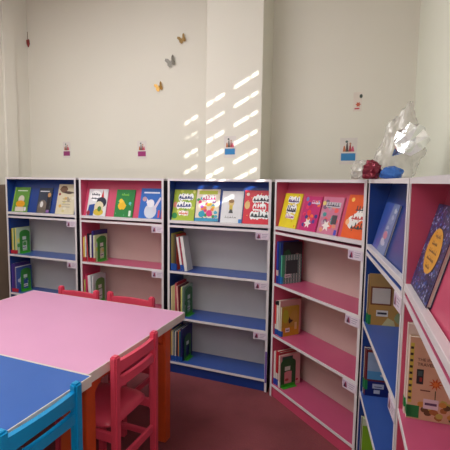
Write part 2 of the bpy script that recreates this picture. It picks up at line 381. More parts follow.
def a42(m, w, h, y):
    r = random.Random(16); cs = [(60, 50, 130), (226, 60, 100), (90, 60, 150), (240, 120, 60), (200, 30, 90), (120, 120, 180)]
    for q in range(24): m.flat(blob(r, w*r.uniform(.12, .88), h*r.uniform(.1, .92), w*.11, h*.07, 9), y(1+.1*q), K(cs[q % 6]))
    m.flat(star(w*.45, h*.22, w*.22, w*.1, 6), y(5), K((244, 232, 226))); m.flat(ell(w*.42, h*.52, w*.12, h*.09), y(5), K((236, 56, 60)))
    script(m, r, w*.45, w*.92, h*.78, h*.1, y(6), K((226, 214, 236)), w*.035)
def a43(m, w, h, y):
    r = random.Random(17); cs = [(214, 120, 140), (226, 150, 120), (120, 90, 120), (240, 90, 90), (190, 150, 170), (70, 150, 150)]
    for q in range(24): m.flat(blob(r, w*r.uniform(.12, .88), h*r.uniform(.1, .92), w*.11, h*.07, 9), y(1+.1*q), K(cs[q % 6]))
    m.flat(star(w*.4, h*.22, w*.22, w*.1, 6), y(5), K((244, 236, 230))); m.flat(rect(w*.62, w*.86, h*.28, h*.52), y(5), K((74, 66, 76)))
    m.flat(rect(w*.2, w*.9, h*.72, h*.86), y(5), K((196, 190, 196))); script(m, r, w*.25, w*.85, h*.74, h*.1, y(6), K((70, 60, 90)), w*.03)
    m.flat(ell(w*.1, h*.82, w*.09, h*.06), y(6), K((226, 206, 120))); m.flat(rect(w*.84, w*.96, h*.0, h*.14), y(6), K((70, 70, 180)))
def a44(m, w, h, y):
    r = random.Random(18)
    m.flat(ell(w*.2, h*.88, w*.07, h*.05), y(1), K((250, 200, 90)))
    for q in range(9): m.flat(blob(r, w*(.28+.065*q), h*(.36+.03*q), w*.14, h*.17, 10), y(1+.1*q), K((240, 238, 232)))
    script(m, r, w*.4, w*.95, h*.62, h*.12, y(5), K((40, 60, 70)), w*.035); script(m, r, w*.3, w*.9, h*.42, h*.13, y(5), K((190, 60, 60)), w*.04)
    script(m, r, w*.35, w*.95, h*.2, h*.15, y(5), K((40, 60, 60)), w*.04); m.flat(ell(w*.16, h*.36, w*.08, h*.07), y(5), K((250, 190, 140)))
def a51(m, w, h, y):
    r = random.Random(19)
    m.flat([(w*.42, 0), (w*.62, h), (w, h), (w, 0)], y(1), K((112, 132, 178)))
    for q in range(9): m.flat(blob(r, w*r.uniform(.6, .9), h*r.uniform(.1, .9), w*.12, h*.07, 7, .6), y(2+.1*q), K([(166, 178, 204), (130, 146, 186), (190, 196, 214)][q % 3]))
    m.flat(blob(r, w*.68, h*.36, w*.16, h*.1, 9), y(4), K((196, 120, 142))); m.flat(blob(r, w*.62, h*.22, w*.14, h*.09, 9), y(4), K((190, 190, 210)))
def a61(m, w, h, y):
    r = random.Random(20)
    cs = [(96, 108, 190), (30, 26, 54), (176, 180, 226), (110, 66, 130), (60, 96, 170)]
    for q in range(620):
        m.flat(ell(w*r.uniform(.02, .98), h*r.uniform(.02, .98), w*r.uniform(.008, .022), w*r.uniform(.006, .018), 6, r.random()), y(1+.005*q), K(cs[q % 5]))
    m.flat(ell(w*.52, h*.5, w*.31, h*.25, 28), y(6), K((216, 152, 44)))
    for i, (x0, x1) in enumerate(((.42, .66), (.38, .62), (.34, .72), (.36, .7), (.42, .62))):
        script(m, r, w*x0, w*x1, h*(.645-.085*i), h*.05, y(7), K((136, 94, 40)), w*.014)
dbook(1, .045, .180, .228, .008, (96, 148, 56), a11, 'green picture book with a yellow chick, far left blue bookcase display')
dbook(1, .335, .150, .226, .008, (48, 56, 74), a12, 'dark grey picture book with a white-chested animal, display of the far left bookcase')
dbook(1, .550, .200, .262, .007, (216, 206, 176), a13, 'tall cream picture book beside the right panel of the far left bookcase')
dbook(2, .052, .190, .226, .008, (224, 224, 226), a21, 'white picture book with blue and red figures, leftmost on the pink back-wall display')
dbook(2, .328, .175, .226, .008, (34, 128, 62), a22, 'dark green picture book with a yellow shape, middle of the pink back-wall display')
dbook(2, .560, .195, .24, .008, (44, 104, 190), a23, 'blue picture book with a white animal, rightmost on the pink back-wall display')
dbook(3, .022, .185, .235, .007, (168, 190, 60), a31, 'lime green book with a bubble-lettered title, leftmost under the sunlit pillar')
dbook(3, .216, .185, .240, .007, (236, 222, 200), a32, 'busy multicoloured book between the lime green and the white one', tilt=R(-1))
dbook(3, .418, .160, .232, .006, (224, 224, 226), a33, 'plain white picture book with one small child figure on its cover')
dbook(3, .588, .192, .240, .007, (214, 28, 52), a34, 'red book with a white bubble-lettered title beside the right panel')
dbook(4, .022, .180, .228, .007, (232, 212, 40), a41, 'yellow book with a white-outlined title, leftmost in the corner pink bookcase')
dbook(4, .234, .155, .215, .007, (196, 34, 110), a42, 'magenta picture book with a white star shape beside the yellow book')
dbook(4, .400, .165, .218, .007, (206, 120, 150), a43, 'dusty pink picture book with a grey title panel, corner bookcase display')
dbook(4, .598, .166, .238, .008, (232, 92, 32), a44, 'orange book with a white cloud-shaped title in the corner bookcase')
dbook(5, .075, .29, .215, .008, (48, 84, 170), a51, 'blue book with a pale crinkled cover half, display of right-hand blue bookcase')
def nb_spine(): return None
dbook(6, .022, .250, .245, .012, (46, 44, 88), a61, 'dark blue speckled book with an orange oval, nearest pink bookcase', spine=(30, 30, 60))

# --- books standing on the shelves: position in the case's own frame, spine towards the front
CNAME = {(30, 60, 160): 'blue'}
def shelf_books(k, z, items, where, group):
    """items: (thickness, depth, height, cover, spine, bands, colour words, lean, art)"""
    x = TH+.003; pl = 0
    for i, it in enumerate(items):
        th, dp, hh, cov, sp, bands, words, lean, art = it
        if lean and not pl: x += math.sin(lean)*hh   # leans to the left on its neighbour: the foot stands away
        x += (th + .0015)/math.cos(lean); pl = lean
        M = UM[k] @ T(x, .014+.004*(i % 3), z+.0095+th*math.sin(lean)) @ RY(-lean) @ RZ(PI/2)
        make_book('book', words+' '+where, M, dp*.86, hh, th, cov, art, sp, group, bands=bands)
    return x
BB = (30, 84, 170); RB = (190, 40, 60); GB = (30, 130, 70); WB = (226, 222, 218)
def bd(c, h0=.0, h1=.035): return ((h0+.002, h1, c, .012),)
def lab(c, th=None): return ((.002, .030, c, .018), (.032, .058, (228, 226, 222), .018))
def cover_label(m, w, h, y, x=.4, z=.16, c=(226, 222, 226)):
    m.flat(rect(w*x, w*(x+.3), h*z, h*(z+.12)), y(8), K(c)); m.flat(rect(w*(x+.04), w*(x+.26), h*(z+.04), h*(z+.07)), y(9), K((70, 60, 80)))
def bookend(k, x, z, v, hh, label, wd=.115, art=(228, 226, 214), g=(52, 140, 50)):
    """green metal bookend: upright frame with an arched cut-out, a foot plate"""
    M = UM[k] @ T(x, v, z+.0092)
    b = thing('bookend', label, 'bookend', M, 'green bookends on the shelves')
    G = mat('green_enamel_%d%d%d' % g, g, .35, var=.05)
    m = MB(); a = .030; n = 10
    out = [(0, 0), (wd, 0)] + [(wd/2+wd/2*math.cos(q), hh-wd*.28+wd*.28*math.sin(q)) for q in [PI*i/n for i in range(n+1)]]
    inn = [(a, a*.7), (wd-a, a*.7)] + [(wd/2+(wd/2-a)*math.cos(q), hh*.50+(wd/2-a)*.3*math.sin(q)) for q in [PI*i/n for i in range(n+1)]]
    bmx = bmesh.new()
    for sgn, xx in ((1, 0), (-1, .003)):
        vo = [bmx.verts.new((xx, p[0], p[1])) for p in out]; vi = [bmx.verts.new((xx, p[0], p[1])) for p in inn]; N = len(out)
        for i in range(N):
            j = (i+1) % N; f = (vo[i], vo[j], vi[j], vi[i]); bmx.faces.new(f if sgn < 0 else f[::-1])
        if sgn == 1: pv = (vo, vi)
    for A_, B_ in ((pv[0], vo), (pv[1], vi)):
        for i in range(len(A_)):
            j = (i+1) % len(A_); bmx.faces.new((A_[i], A_[j], B_[j], B_[i]))
    bmesh.ops.recalc_face_normals(bmx, faces=bmx.faces[:])
    m.add(bmx, G); m.build('upright', b)
    GF = mat('bright_green_enamel', (60, 160, 44), .3, var=.05)
    q = MB(); q.box(.003, .030, .004, wd-.004, 0, .0022, GF, bev=.0008); q.box(.003, .006, .004, wd-.004, .002, .02, GF)
    tag(q.build('foot_plate', b), 'bright green foot plate')
    q = MB(); q.box(.0032, .0042, wd*.26, wd*.62, hh*.58, hh*.72, colm((214, 224, 214))); q.build('bookend_label', b)
    return b
def stripes(cols, seed=1, lb=True):
    def f(m, w, h, y):
        r = random.Random(seed)
        for q in range(9): m.flat(blob(r, w*r.uniform(.15, .85), h*r.uniform(.3, .9), w*.14, h*.09, 9), y(1+.1*q), K(cols[q % len(cols)]))
        if lb: cover_label(m, w, h, y)
    return f
g1 = 'books standing in the far left blue bookcase'
x = shelf_books(1, ZA, [
 (.012, .20, .225, (30, 28, 34), None, bd(RB), 'black-spined book at the left end', 0, None),
 (.016, .205, .235, (224, 214, 150), (206, 190, 90), bd(RB), 'pale yellow book', 0, None),
 (.010, .20, .238, (226, 222, 206), (230, 226, 214), bd(RB), 'cream-spined book', 0, None),
 (.014, .21, .240, (196, 206, 150), (60, 120, 70), bd(RB), 'green-spined book', 0, None),
 (.010, .19, .238, (188, 210, 176), (226, 210, 120), bd(RB), 'pale green book next to the bookend', 0, stripes([(206, 220, 190), (90, 160, 80), (230, 220, 120)], 2)),
 ], 'on upper shelf, far left blue bookcase', g1)
bookend(1, x+.006, ZA, .05, .215, 'green bookend on the upper shelf of the far left blue bookcase')
x = shelf_books(1, ZBB, [
 (.020, .20, .265, (70, 48, 130), (76, 54, 140), bd(RB), 'tall violet book at the left end', 0, None),
 (.016, .20, .262, (66, 46, 120), (70, 50, 128), bd(RB), 'second violet book', 0, None),
 (.012, .20, .235, (226, 222, 214), (220, 214, 200), bd(RB), 'white-spined book', 0, None),
 (.014, .20, .230, (60, 90, 160), (50, 80, 150), bd(RB), 'mid-blue book next to the bookend', 0, stripes([(200, 200, 220), (60, 80, 150)], 4)),
 ], 'on middle shelf, far left blue bookcase', g1)
bookend(1, x+.006, ZBB, .05, .215, 'green bookend on the middle shelf of the far left blue bookcase')
g2 = 'books standing in the pink bookcase on the back wall'
x = shelf_books(2, ZA, [
 (.012, .20, .205, (220, 190, 70), (226, 200, 90), bd(RB), 'yellow-spined book at the left end', 0, None),
 (.009, .20, .215, (226, 224, 220), (232, 228, 224), bd(RB), 'white-spined book', 0, None),
 (.012, .20, .23, (206, 40, 60), (214, 44, 60), bd(RB), 'red-spined book', R(4), None),
 (.010, .20, .235, (34, 30, 44), (40, 34, 50), bd(RB), 'black-spined book', R(4), None),
 (.014, .20, .225, (230, 226, 210), (236, 232, 224), bd(RB), 'white hardback', 0, None),
 (.022, .215, .262, (44, 36, 110), (40, 32, 100), bd(RB), 'tall indigo book rising above the others', 0, None),
 (.012, .20, .225, (206, 222, 176), (220, 226, 190), bd(RB), 'pale green picture-cover book next to the bookend', 0, stripes([(120, 180, 60), (226, 220, 110), (214, 214, 220)], 5)),
 ], 'on upper shelf, pink back-wall bookcase', g2)
bookend(2, x+.006, ZA, .045, .215, 'green bookend on the upper shelf of the pink back-wall bookcase')
x = shelf_books(2, ZBB, [
 (.012, .20, .20, (170, 190, 110), (180, 190, 100), bd(RB), 'olive-spined book at the left end', 0, None),
 (.012, .20, .25, (206, 50, 90), (214, 60, 100), bd(RB), 'tall crimson book', 0, None),
 (.012, .20, .235, (226, 120, 150), (230, 130, 160), bd(RB), 'rose pink book', R(3), None),
 (.026, .20, .24, (214, 216, 220), (226, 224, 226), bd(RB), 'thick pale grey book', R(3), None),
 (.012, .20, .235, (200, 206, 210), (206, 206, 206), bd(RB), 'silver grey book next to the bookend', 0, stripes([(180, 190, 190), (220, 214, 220)], 6)),
 ], 'on middle shelf, pink back-wall bookcase', g2)
bookend(2, x+.006, ZBB, .045, .21, 'green bookend on the middle shelf of the pink back-wall bookcase', g=(84, 132, 60))
g3 = 'books standing in the blue bookcase under the pillar'
x = shelf_books(3, ZA, [
 (.016, .20, .285, (196, 188, 50), (120, 112, 60), bd(BB, 0, .055), 'olive yellow book at the left end', 0, None),
 (.012, .20, .28, (120, 100, 50), (96, 84, 50), bd(BB, 0, .055), 'brown-spined book', 0, None),
 (.012, .19, .275, (214, 70, 40), (60, 50, 44), bd(BB, 0, .05), 'dark-spined book with red-orange cover', 0, None),
 (.016, .13, .262, (230, 226, 222), (234, 228, 224), bd(BB, 0, .05), 'leftmost leaning white book', R(9), None),
 (.008, .13, .262, (176, 50, 80), (170, 44, 76), bd(BB, 0, .05), 'thin crimson book between leaning white ones', R(9), None),
 (.024, .11, .265, (206, 204, 200), (226, 224, 220), bd((214, 214, 210), 0, .03), 'thick white outermost book', R(9), None),
 ], 'on upper shelf, blue bookcase under pillar', g3)
x = shelf_books(3, ZBB, [
 (.016, .20, .235, (206, 186, 140), (214, 196, 150), bd(BB), 'beige book at the left end', 0, None),
 (.014, .20, .24, (214, 206, 190), (200, 186, 130), bd(BB), 'sand-coloured book', 0, None),
 (.012, .20, .262, (190, 40, 60), (200, 90, 100), bd(BB), 'tall red book', 0, None),
 (.010, .20, .24, (226, 170, 160), (230, 180, 170), bd(BB), 'salmon-spined book', R(3), None),
 (.010, .20, .24, (100, 30, 40), (110, 34, 44), bd(BB), 'dark red-spined book', R(3), None),
 (.012, .20, .235, (220, 216, 190), (214, 206, 120), bd(BB), 'cream book with yellow spine', 0, None),
 (.010, .20, .235, (150, 180, 160), (120, 150, 120), bd(BB), 'grey-green book next to the bookend', 0, stripes([(200, 210, 200), (70, 130, 80)], 7)),
 ], 'on middle shelf, blue bookcase under pillar', g3)
bookend(3, x+.006, ZBB, .045, .225, 'green bookend on the middle shelf of the blue bookcase under the pillar', g=(48, 118, 56))
x = shelf_books(3, ZC, [
 (.010, .20, .235, (206, 170, 90), (214, 176, 100), bd(BB, 0, .04), 'ochre book at the left end', 0, None),
 (.008, .20, .23, (220, 210, 186), (226, 216, 190), bd(BB, 0, .04), 'ivory book', 0, None),
 (.012, .20, .24, (30, 90, 110), (30, 84, 100), bd(BB, 0, .04), 'dark teal book', 0, None),
 (.010, .20, .235, (206, 200, 190), (216, 210, 196), bd(BB, 0, .04), 'light grey book', 0, None),
 (.010, .20, .235, (44, 50, 90), (40, 46, 84), bd(BB, 0, .04), 'navy book', 0, None),
 (.012, .20, .24, (214, 120, 60), (220, 130, 66), bd(BB, 0, .04), 'orange-spined book', 0, None),
 (.010, .20, .24, (40, 110, 120), (44, 116, 120), bd(BB, 0, .04), 'sea green book', 0, None),
 (.014, .215, .262, (40, 40, 104), (36, 36, 96), bd(BB, 0, .04), 'tall midnight blue book next to the bookend', 0, None),
 ], 'on bottom shelf, blue bookcase under pillar', g3)
bookend(3, x+.006, ZC, .045, .20, 'green bookend on the bottom shelf of the blue bookcase under the pillar', g=(40, 96, 56))
g4 = 'books standing in the pink bookcase across the corner'
def plaid(m, w, h, y):
    for i in range(7): m.flat(rect(w*(.04+.14*i), w*(.085+.14*i), 0, h), y(1), K((186, 198, 192)))
    for i in range(8): m.flat(rect(0, w, h*(.03+.12*i), h*(.055+.12*i)), y(2), K((120, 150, 146)))
    m.flat(rect(w*.2, w*.8, h*.34, h*.82), y(3), K((46, 62, 66))); m.flat(rect(0, w*.14, h*.1, h), y(3), K((60, 160, 120)))
    cover_label(m, w, h, y, .14, .22)
def darkc(m, w, h, y):
    r = random.Random(33)
    m.flat(blob(r, w*.3, h*.7, w*.2, h*.14), y(1), K((30, 84, 50))); m.flat(blob(r, w*.75, h*.66, w*.12, h*.07), y(1), K((150, 110, 110)))
    m.flat(rect(0, w*.1, 0, h), y(2), K((30, 60, 150)))
def bird(m, w, h, y):
    r = random.Random(35)
    m.flat(blob(r, w*.22, h*.7, w*.2, h*.26), y(1), K((176, 176, 40))); m.flat(blob(r, w*.7, h*.6, w*.26, h*.3), y(1.5), K((190, 152, 62)))
    m.flat(rect(0, w, 0, h*.3), y(2), K((204, 150, 30)))
    m.flat([(w*.42, h*.42), (w*.38, h*.52), (w*.44, h*.66), (w*.5, h*.56), (w*.66, h*.52), (w*.56, h*.46)], y(3), K((56, 38, 30)))
    m.flat(rect(w*.74, w*.88, h*.2, h*.44), y(3), K((220, 190, 130)))
    m.flat(rect(w*.22, w*.46, h*.14, h*.28), y(4), K((232, 224, 226))); m.flat(rect(w*.26, w*.42, h*.19, h*.22), y(5), K((70, 60, 90)))
def pinkcov(m, w, h, y):
    r = random.Random(36)
    m.flat(rect(w*.12, w*.62, h*.5, h*.94), y(1), K((58, 84, 76))); m.flat(rect(w*.12, w*.6, h*.08, h*.48), y(1), K((226, 150, 156)))
    m.flat(blob(r, w*.36, h*.72, w*.12, h*.09), y(2), K((150, 190, 180))); m.flat(blob(r, w*.35, h*.2, w*.1, h*.05), y(2), K((190, 70, 80)))
    m.flat(blob(r, w*.85, h*.14, w*.07, h*.04), y(2), K((196, 60, 80)))
x = shelf_books(4, ZA, [
 (.018, .20, .285, (36, 56, 150), (40, 62, 160), bd((224, 196, 190), .05, .09), 'tall royal blue book at the left end', 0, None),
 (.018, .215, .28, (34, 34, 44), (40, 70, 110), bd(BB, 0, .06), 'tall black-green book behind the chequered one', 0, darkc),
 (.012, .19, .195, (96, 124, 120), (90, 180, 150), bd((36, 130, 200), 0, .05), 'short grey-green chequered book', 0, plaid),
 ], 'on upper shelf, corner pink bookcase', g4)
x = shelf_books(4, ZBB, [
 (.014, .20, .235, (226, 222, 214), (226, 70, 60), ((.002, .04, BB, .01), (.042, .075, WB, .01), (.21, .236, (30, 26, 30), .01)), 'red-spined book with a black top at the left end', 0, None),
 (.014, .20, .238, (226, 222, 214), (232, 228, 220), ((.002, .04, BB, .01), (.21, .239, (30, 26, 30), .01)), 'white-spined book with a black top', 0, None),
 (.010, .20, .24, (226, 222, 214), (234, 230, 224), ((.002, .04, BB, .01), (.212, .241, (30, 26, 30), .01)), 'thin white book with a black top', 0, None),
 (.014, .205, .245, (206, 150, 150), (224, 214, 200), bd(BB, 0, .04), 'pink-covered book standing behind the bird book', 0, None),
 (.012, .17, .205, (186, 150, 44), (214, 210, 180), bd(BB, 0, .04), 'mustard book with a small dark bird on the cover', 0, bird),
 ], 'on middle shelf, corner pink bookcase', g4)
x = shelf_books(4, ZC, [
 (.018, .20, .235, (230, 226, 220), (234, 230, 222), bd((40, 70, 170), 0, .045), 'white-spined book at the left end', 0, None),
 (.022, .20, .245, (196, 30, 44), (200, 34, 44), ((.002, .045, (40, 70, 170), .01), (.047, .09, WB, .01)), 'thick bright red book', 0, None),
 (.012, .20, .24, (170, 40, 50), (176, 40, 54), bd(WB, .0, .04), 'dark red book', 0, None),
 (.012, .205, .225, (226, 170, 172), (226, 214, 200), bd(WB, 0, .04), 'pink picture-cover book behind the bookend', 0, pinkcov),
 ], 'on bottom shelf, corner pink bookcase', g4)
bookend(4, x+.004, ZC, .02, .20, 'dark green bookend on the bottom shelf of the corner pink bookcase', wd=.125, g=(30, 92, 48))
g5 = 'books standing in the right-hand blue bookcase'
def framed(m, w, h, y):
    r = random.Random(41)
    m.flat(rect(0, w, 0, h*.42), y(1), K((186, 140, 70))); m.flat(rect(0, w, h*.76, h), y(1), K((176, 140, 84)))
    m.flat(rect(w*.04, w*.58, h*.40, h*.76), y(2), K((120, 62, 34))); m.flat(rect(w*.08, w*.54, h*.43, h*.73), y(3), K((206, 196, 186)))
    m.flat(blob(r, w*.78, h*.52, w*.17, h*.22), y(3), K((120, 80, 50))); m.flat(ell(w*.8, h*.62, w*.11, h*.1), y(4), K((206, 160, 120)))
    m.flat(blob(r, w*.82, h*.16, w*.16, h*.14), y(3), K((150, 160, 110))); m.flat(rect(w*.2, w*.5, h*.18, h*.3), y(5), K((226, 218, 210)))
    m.flat(rect(w*.23, w*.47, h*.22, h*.26), y(6), K((50, 40, 50))); m.flat([(w*.35, 0), (w*.5, h*.16), (w*.66, h*.1), (w*.7, 0)], y(4), K((200, 190, 140)))
x = shelf_books(5, ZA, [
 (.018, .20, .24, (150, 110, 60), (206, 196, 170), bd(GB, 0, .05), 'brown book at the left end', 0, None),
 (.016, .205, .25, (170, 132, 80), (120, 90, 50), bd(GB, 0, .05), 'tan book with a framed white panel', 0, framed),
 ], 'on upper shelf, right-hand blue bookcase', g5)
def skyc(m, w, h, y):
    r = random.Random(42)
    m.flat(rect(0, w, h*.32, h), y(1), K((112, 40, 44))); m.flat(rect(w*.05, w*.95, h*.36, h*.94), y(2), K((150, 170, 196)))
    m.flat(rect(w*.05, w*.95, h*.36, h*.54), y(3), K((84, 150, 196)))
    for q in range(6): m.flat(blob(r, w*r.uniform(.4, .85), h*r.uniform(.4, .5), w*.07, h*.04, 8), y(4+.1*q), K([(40, 40, 50), (210, 210, 214)][q % 2]))
    m.flat(rect(0, w, 0, h*.32), y(1), K((24, 34, 104))); m.flat(rect(w*.2, w*.5, h*.17, h*.27), y(5), K((186, 190, 206))); m.flat(rect(w*.24, w*.4, h*.06, h*.14), y(5), K((186, 190, 206)))
    m.flat(rect(w*.25, w*.45, h*.2, h*.215), y(6), K((40, 44, 90)))
x = shelf_books(5, ZBB, [
 (.020, .20, .235, (90, 30, 40), (196, 190, 180), bd(GB, .03, .08), 'dark red book at the left end', 0, None),
 (.014, .205, .235, (24, 34, 104), (150, 60, 50), bd(GB, .03, .08), 'navy book with blue sky picture and two labels', 0, skyc),
 ], 'on middle shelf, right-hand blue bookcase', g5)
def limec(m, w, h, y):
    m.flat(rect(0, w, h*.84, h), y(1), K((206, 214, 180))); m.flat(rect(0, w, 0, h*.84), y(1), K((140, 186, 20)))
x = shelf_books(5, ZC, [
 (.018, .20, .23, (60, 60, 60), (214, 210, 196), bd((30, 30, 34), 0, .03), 'charcoal book at the left end', 0, None),
 (.016, .205, .235, (140, 186, 20), (206, 210, 170), bd((30, 30, 34), 0, .03), 'bright lime green book', 0, limec),
 ], 'on bottom shelf, right-hand blue bookcase', g5)
g6 = 'books standing in the nearest pink bookcase'
def trav(m, w, h, y):
    r = random.Random(43)
    m.flat(rect(w*.01, w*.07, h*.2, h*.93), y(1), K((206, 190, 80)))
    for i in range(9): m.flat(rect(w*.012, w*.06, h*(.24+.077*i), h*(.27+.077*i)), y(2), K((44, 52, 40)))
    m.flat(ell(w*.26, h*.975, w*.09, h*.02), y(2), K((24, 20, 22)))
    m.flat(rect(w*.13, w*.24, h*.44, h*.62), y(2), K((34, 42, 46))); m.flat(rect(w*.15, w*.22, h*.54, h*.6), y(3), K((60, 90, 90))); m.flat(rect(w*.18, w*.22, h*.47, h*.52), y(3), K((150, 50, 44)))
    m.flat(star(w*.44, h*.46, w*.12, w*.05, 9), y(3), K((196, 90, 40))); m.flat(star(w*.44, h*.46, w*.07, w*.03, 7), y(4), K((226, 130, 60)))
    m.flat(rect(w*.435, w*.45, h*.2, h*.38), y(3), K((70, 70, 40))); m.flat(rect(w*.2, w*.36, h*.36, h*.375), y(3), K((110, 60, 50)))
    for q in range(22): m.flat(blob(r, w*r.uniform(.2, .95), h*r.uniform(.04, .26), w*.07, h*.04, 9), y(2+.1*q), K([(206, 150, 70), (170, 110, 60), (190, 180, 90), (100, 74, 44)][q % 4]))
    m.flat(rect(w*.7, w, h*.3, h*.4), y(2), K((150, 84, 80)))
    m.flat(rect(w*.26, w*.50, h*.15, h*.27), y(5), K((226, 210, 220))); m.flat(rect(w*.285, w*.475, h*.195, h*.225), y(6), K((90, 64, 100)))
    m.flat(rect(0, w*.2, h*.02, h*.17), y(4.5), K((24, 128, 66)))
b6x = shelf_books(6, ZA, [
 (.020, .20, .275, (226, 206, 196), (226, 214, 206), bd(GB, .02, .05), 'thick off-white book at the left end', 0, None),
 (.020, .19, .245, (214, 176, 144), (226, 206, 190), bd((24, 128, 66), .01, .04), 'tan book titled with a red flower on its cover', 0, trav),
 ], 'on upper shelf, nearest pink bookcase', g6)
tb = [o for o in COL.objects if o.get('label', '').startswith('tan book titled')][0]
for i, (txt, zf) in enumerate((('THE INNER', .725), ('TRAVELER', .665))):
    cu = bpy.data.curves.new('title', 'FONT'); cu.body = txt; cu.size = .0118 if i == 0 else .0128; cu.extrude = .0001
    tmp = bpy.data.objects.new('tmp', cu); COL.objects.link(tmp)
    bpy.context.view_layer.update()
    me = bpy.data.meshes.new_from_object(tmp.evaluated_get(bpy.context.evaluated_depsgraph_get()))
    bpy.data.objects.remove(tmp)
    me.materials.clear(); me.materials.append(K((88, 40, 44)))
    o = bpy.data.objects.new('title_line', me); COL.objects.link(o); o.parent = tb
    o.location = (.19*.86*.13, -.0022, .245*zf); o.rotation_euler = (PI/2, 0, 0)

# ------------------------------------------------------------------ tables
TZ = .72
def table(x0, x1, y0, y1, top, label, TK=.042):
    t = thing('activity_table', label, 'table', T((x0+x1)/2, (y0+y1)/2, 0), 'laminate tables pushed together')
    hx, hy = (x1-x0)/2, (y1-y0)/2; e = .004
    box('tabletop', -hx+e, hx-e, -hy+e, hy-e, TZ-TK+.001, TZ, top, t)
    m = MB(); EB = mat('cream_edge_strip', (226, 216, 206), .35, var=.02)
    m.box(-hx, hx, -hy, -hy+e, TZ-TK, TZ+.0004, EB); m.box(-hx, hx, hy-e, hy, TZ-TK, TZ+.0004, EB)
    m.box(-hx, -hx+e, -hy+e, hy-e, TZ-TK, TZ+.0004, EB); m.box(hx-e, hx, -hy+e, hy-e, TZ-TK, TZ+.0004, EB)
    m.build('edge_strip', t)
    ins = .022; L = .06
    for sx in (-1, 1):
        for sy in (-1, 1):
            cx_, cy_ = sx*(hx-ins-L/2-.008), sy*(hy-ins-L/2-(.10 if sy > 0 and y1 > 2 else 0))
            l = box('leg', cx_-L/2, cx_+L/2, cy_-L/2, cy_+L/2, 0, TZ-TK, ORANGE, t, bev=.004)
            # diagonal knee brackets
            s = .10
            bx = cx_-sx*L/2; by = cy_-sy*L/2
            m = MB(); m.prism([(by, TZ-TK), (by-sy*s, TZ-TK), (by-sy*s, TZ-.06), (by, TZ-TK-s)], ORANGE, 'x', cx_-.012, cx_+.012)
            m.build('knee_bracket', t); m = MB(); m.prism([(bx, TZ-TK), (bx-sx*s, TZ-TK), (bx-sx*s, TZ-.06), (bx, TZ-TK-s)], ORANGE, 'y', cy_-.012, cy_+.012)
            m.build('knee_bracket', t)
    m = MB(); a = .09
    ix = hx-ins-L; iy = hy-ins-L
    for sy in (-1, 1): m.box(-ix, ix, sy*(iy+.03)-.009, sy*(iy+.03)+.009, TZ-.085, TZ-TK, ORANGE)
    for sx in (-1, 1): m.box(sx*(ix+.03)-.009, sx*(ix+.03)+.009, -iy, iy, TZ-.085, TZ-TK, ORANGE)
    m.build('apron', t)
    return t
table(-2.235, -1.054, 1.268, 2.135, TPINK, 'pink-topped table with a cream edge strip and orange legs')
table(-2.235, -1.036, .400, 1.266, TBLUE, 'blue-topped table with a cream edge strip, nearest the camera')

# ------------------------------------------------------------------ chairs
def make_chair(M, paint, label, group, PW=.32, PH=.752):
    c = thing('child_chair', label, 'chair', M, group)
    hw = PW/2; s = .019
    for sx in (-1, 1):   # local +y is the way the chair faces, the back stands at y = 0
        m = MB(); m.box(sx*hw-s, sx*hw+s, -.017, .017, 0, PH, paint, bev=.007, seg=2); m.build('back_leg', c)
        m = MB(); m.box(sx*(hw-.004)-s*.9, sx*(hw-.004)+s*.9, .30, .334, 0, .39, paint, bev=.005, seg=2); m.build('front_leg', c)
        box('stretcher', sx*(hw-.002)-.009, sx*(hw-.002)+.009, .0172, .2998, .20, .23, paint, c, bev=.003); m = MB(); m.box(sx*(hw-.002)-.010, sx*(hw-.002)+.010, .0172, .2998, .355, .398, paint, bev=.003)
        m.build('side_rail', c)
    def arch(z0, z1, rise, nm, ybow=.012):
        t = bmesh.new(); n = 12; rows = []
        for i in range(n+1):
            q = -1+2*i/n; X = q*(hw-s); zo = rise*(1-q*q); yb = -ybow*(1-q*q)
            rows.append([t.verts.new(v) for v in ((X, yb-.010, z0+zo), (X, yb+.010, z0+zo), (X, yb+.010, z1+zo*.25), (X, yb-.010, z1+zo*.25))])
        for i in range(n):
            for j in range(4): t.faces.new((rows[i][j], rows[i+1][j], rows[i+1][(j+1) % 4], rows[i][(j+1) % 4]))
        t.faces.new(rows[0][::-1]); t.faces.new(rows[-1]); bmesh.ops.recalc_face_normals(t, faces=t.faces[:])
        MB().add(t, paint).build(nm, c)
    arch(PH-.085, PH-.030, .012, 'top_rail'); arch(PH-.150, PH-.108, .010, 'back_slat')
    box('back_rail', -hw+s, hw-s, -.009, .009, .235, .275, paint, c, bev=.003); box('front_rail', -hw+s, hw-s, .308, .326, .36, .385, paint, c, bev=.003)
    # moulded seat, dished in the middle with a rolled edge
    t = bmesh.new(); nx, ny = 14, 14; g = {}; W2, y0, y1 = hw+.006, .020, .352
    for side in (0, 1):
        for i in range(nx+1):
            for j in range(ny+1):
                p, q = -1+2*i/nx, -1+2*j/ny
                rr = (abs(p)**5+abs(q)**5)**.2; k2 = 1 if rr <= 1 else 1/rr
                X, Y = p*k2*W2, (y0+y1)/2+q*k2*(y1-y0)/2
                edge = min(1, rr); th = .042*(1-edge**6)
                z = .418 + (th if side else -th) - (.010*(1-edge**2) if side else 0) - (.012*max(0, q)**2)
                if edge >= .999 and side: g[(1, i, j)] = g[(0, i, j)]
                else: g[(side, i, j)] = t.verts.new((X, Y, z))
        for i in range(nx):
            for j in range(ny):
                f = [g[(side, i, j)], g[(side, i+1, j)], g[(side, i+1, j+1)], g[(side, i, j+1)]]
                try: t.faces.new(f if side else f[::-1])
                except ValueError: pass
    m = MB(); m.add(t, paint, None, True); m.build('seat', c)
    return c
make_chair(T(-1.020, 1.560, 0) @ RZ(PI/2), CPINK, 'coral pink child chair at the right side of the pink table', 'wooden child chairs around the tables')
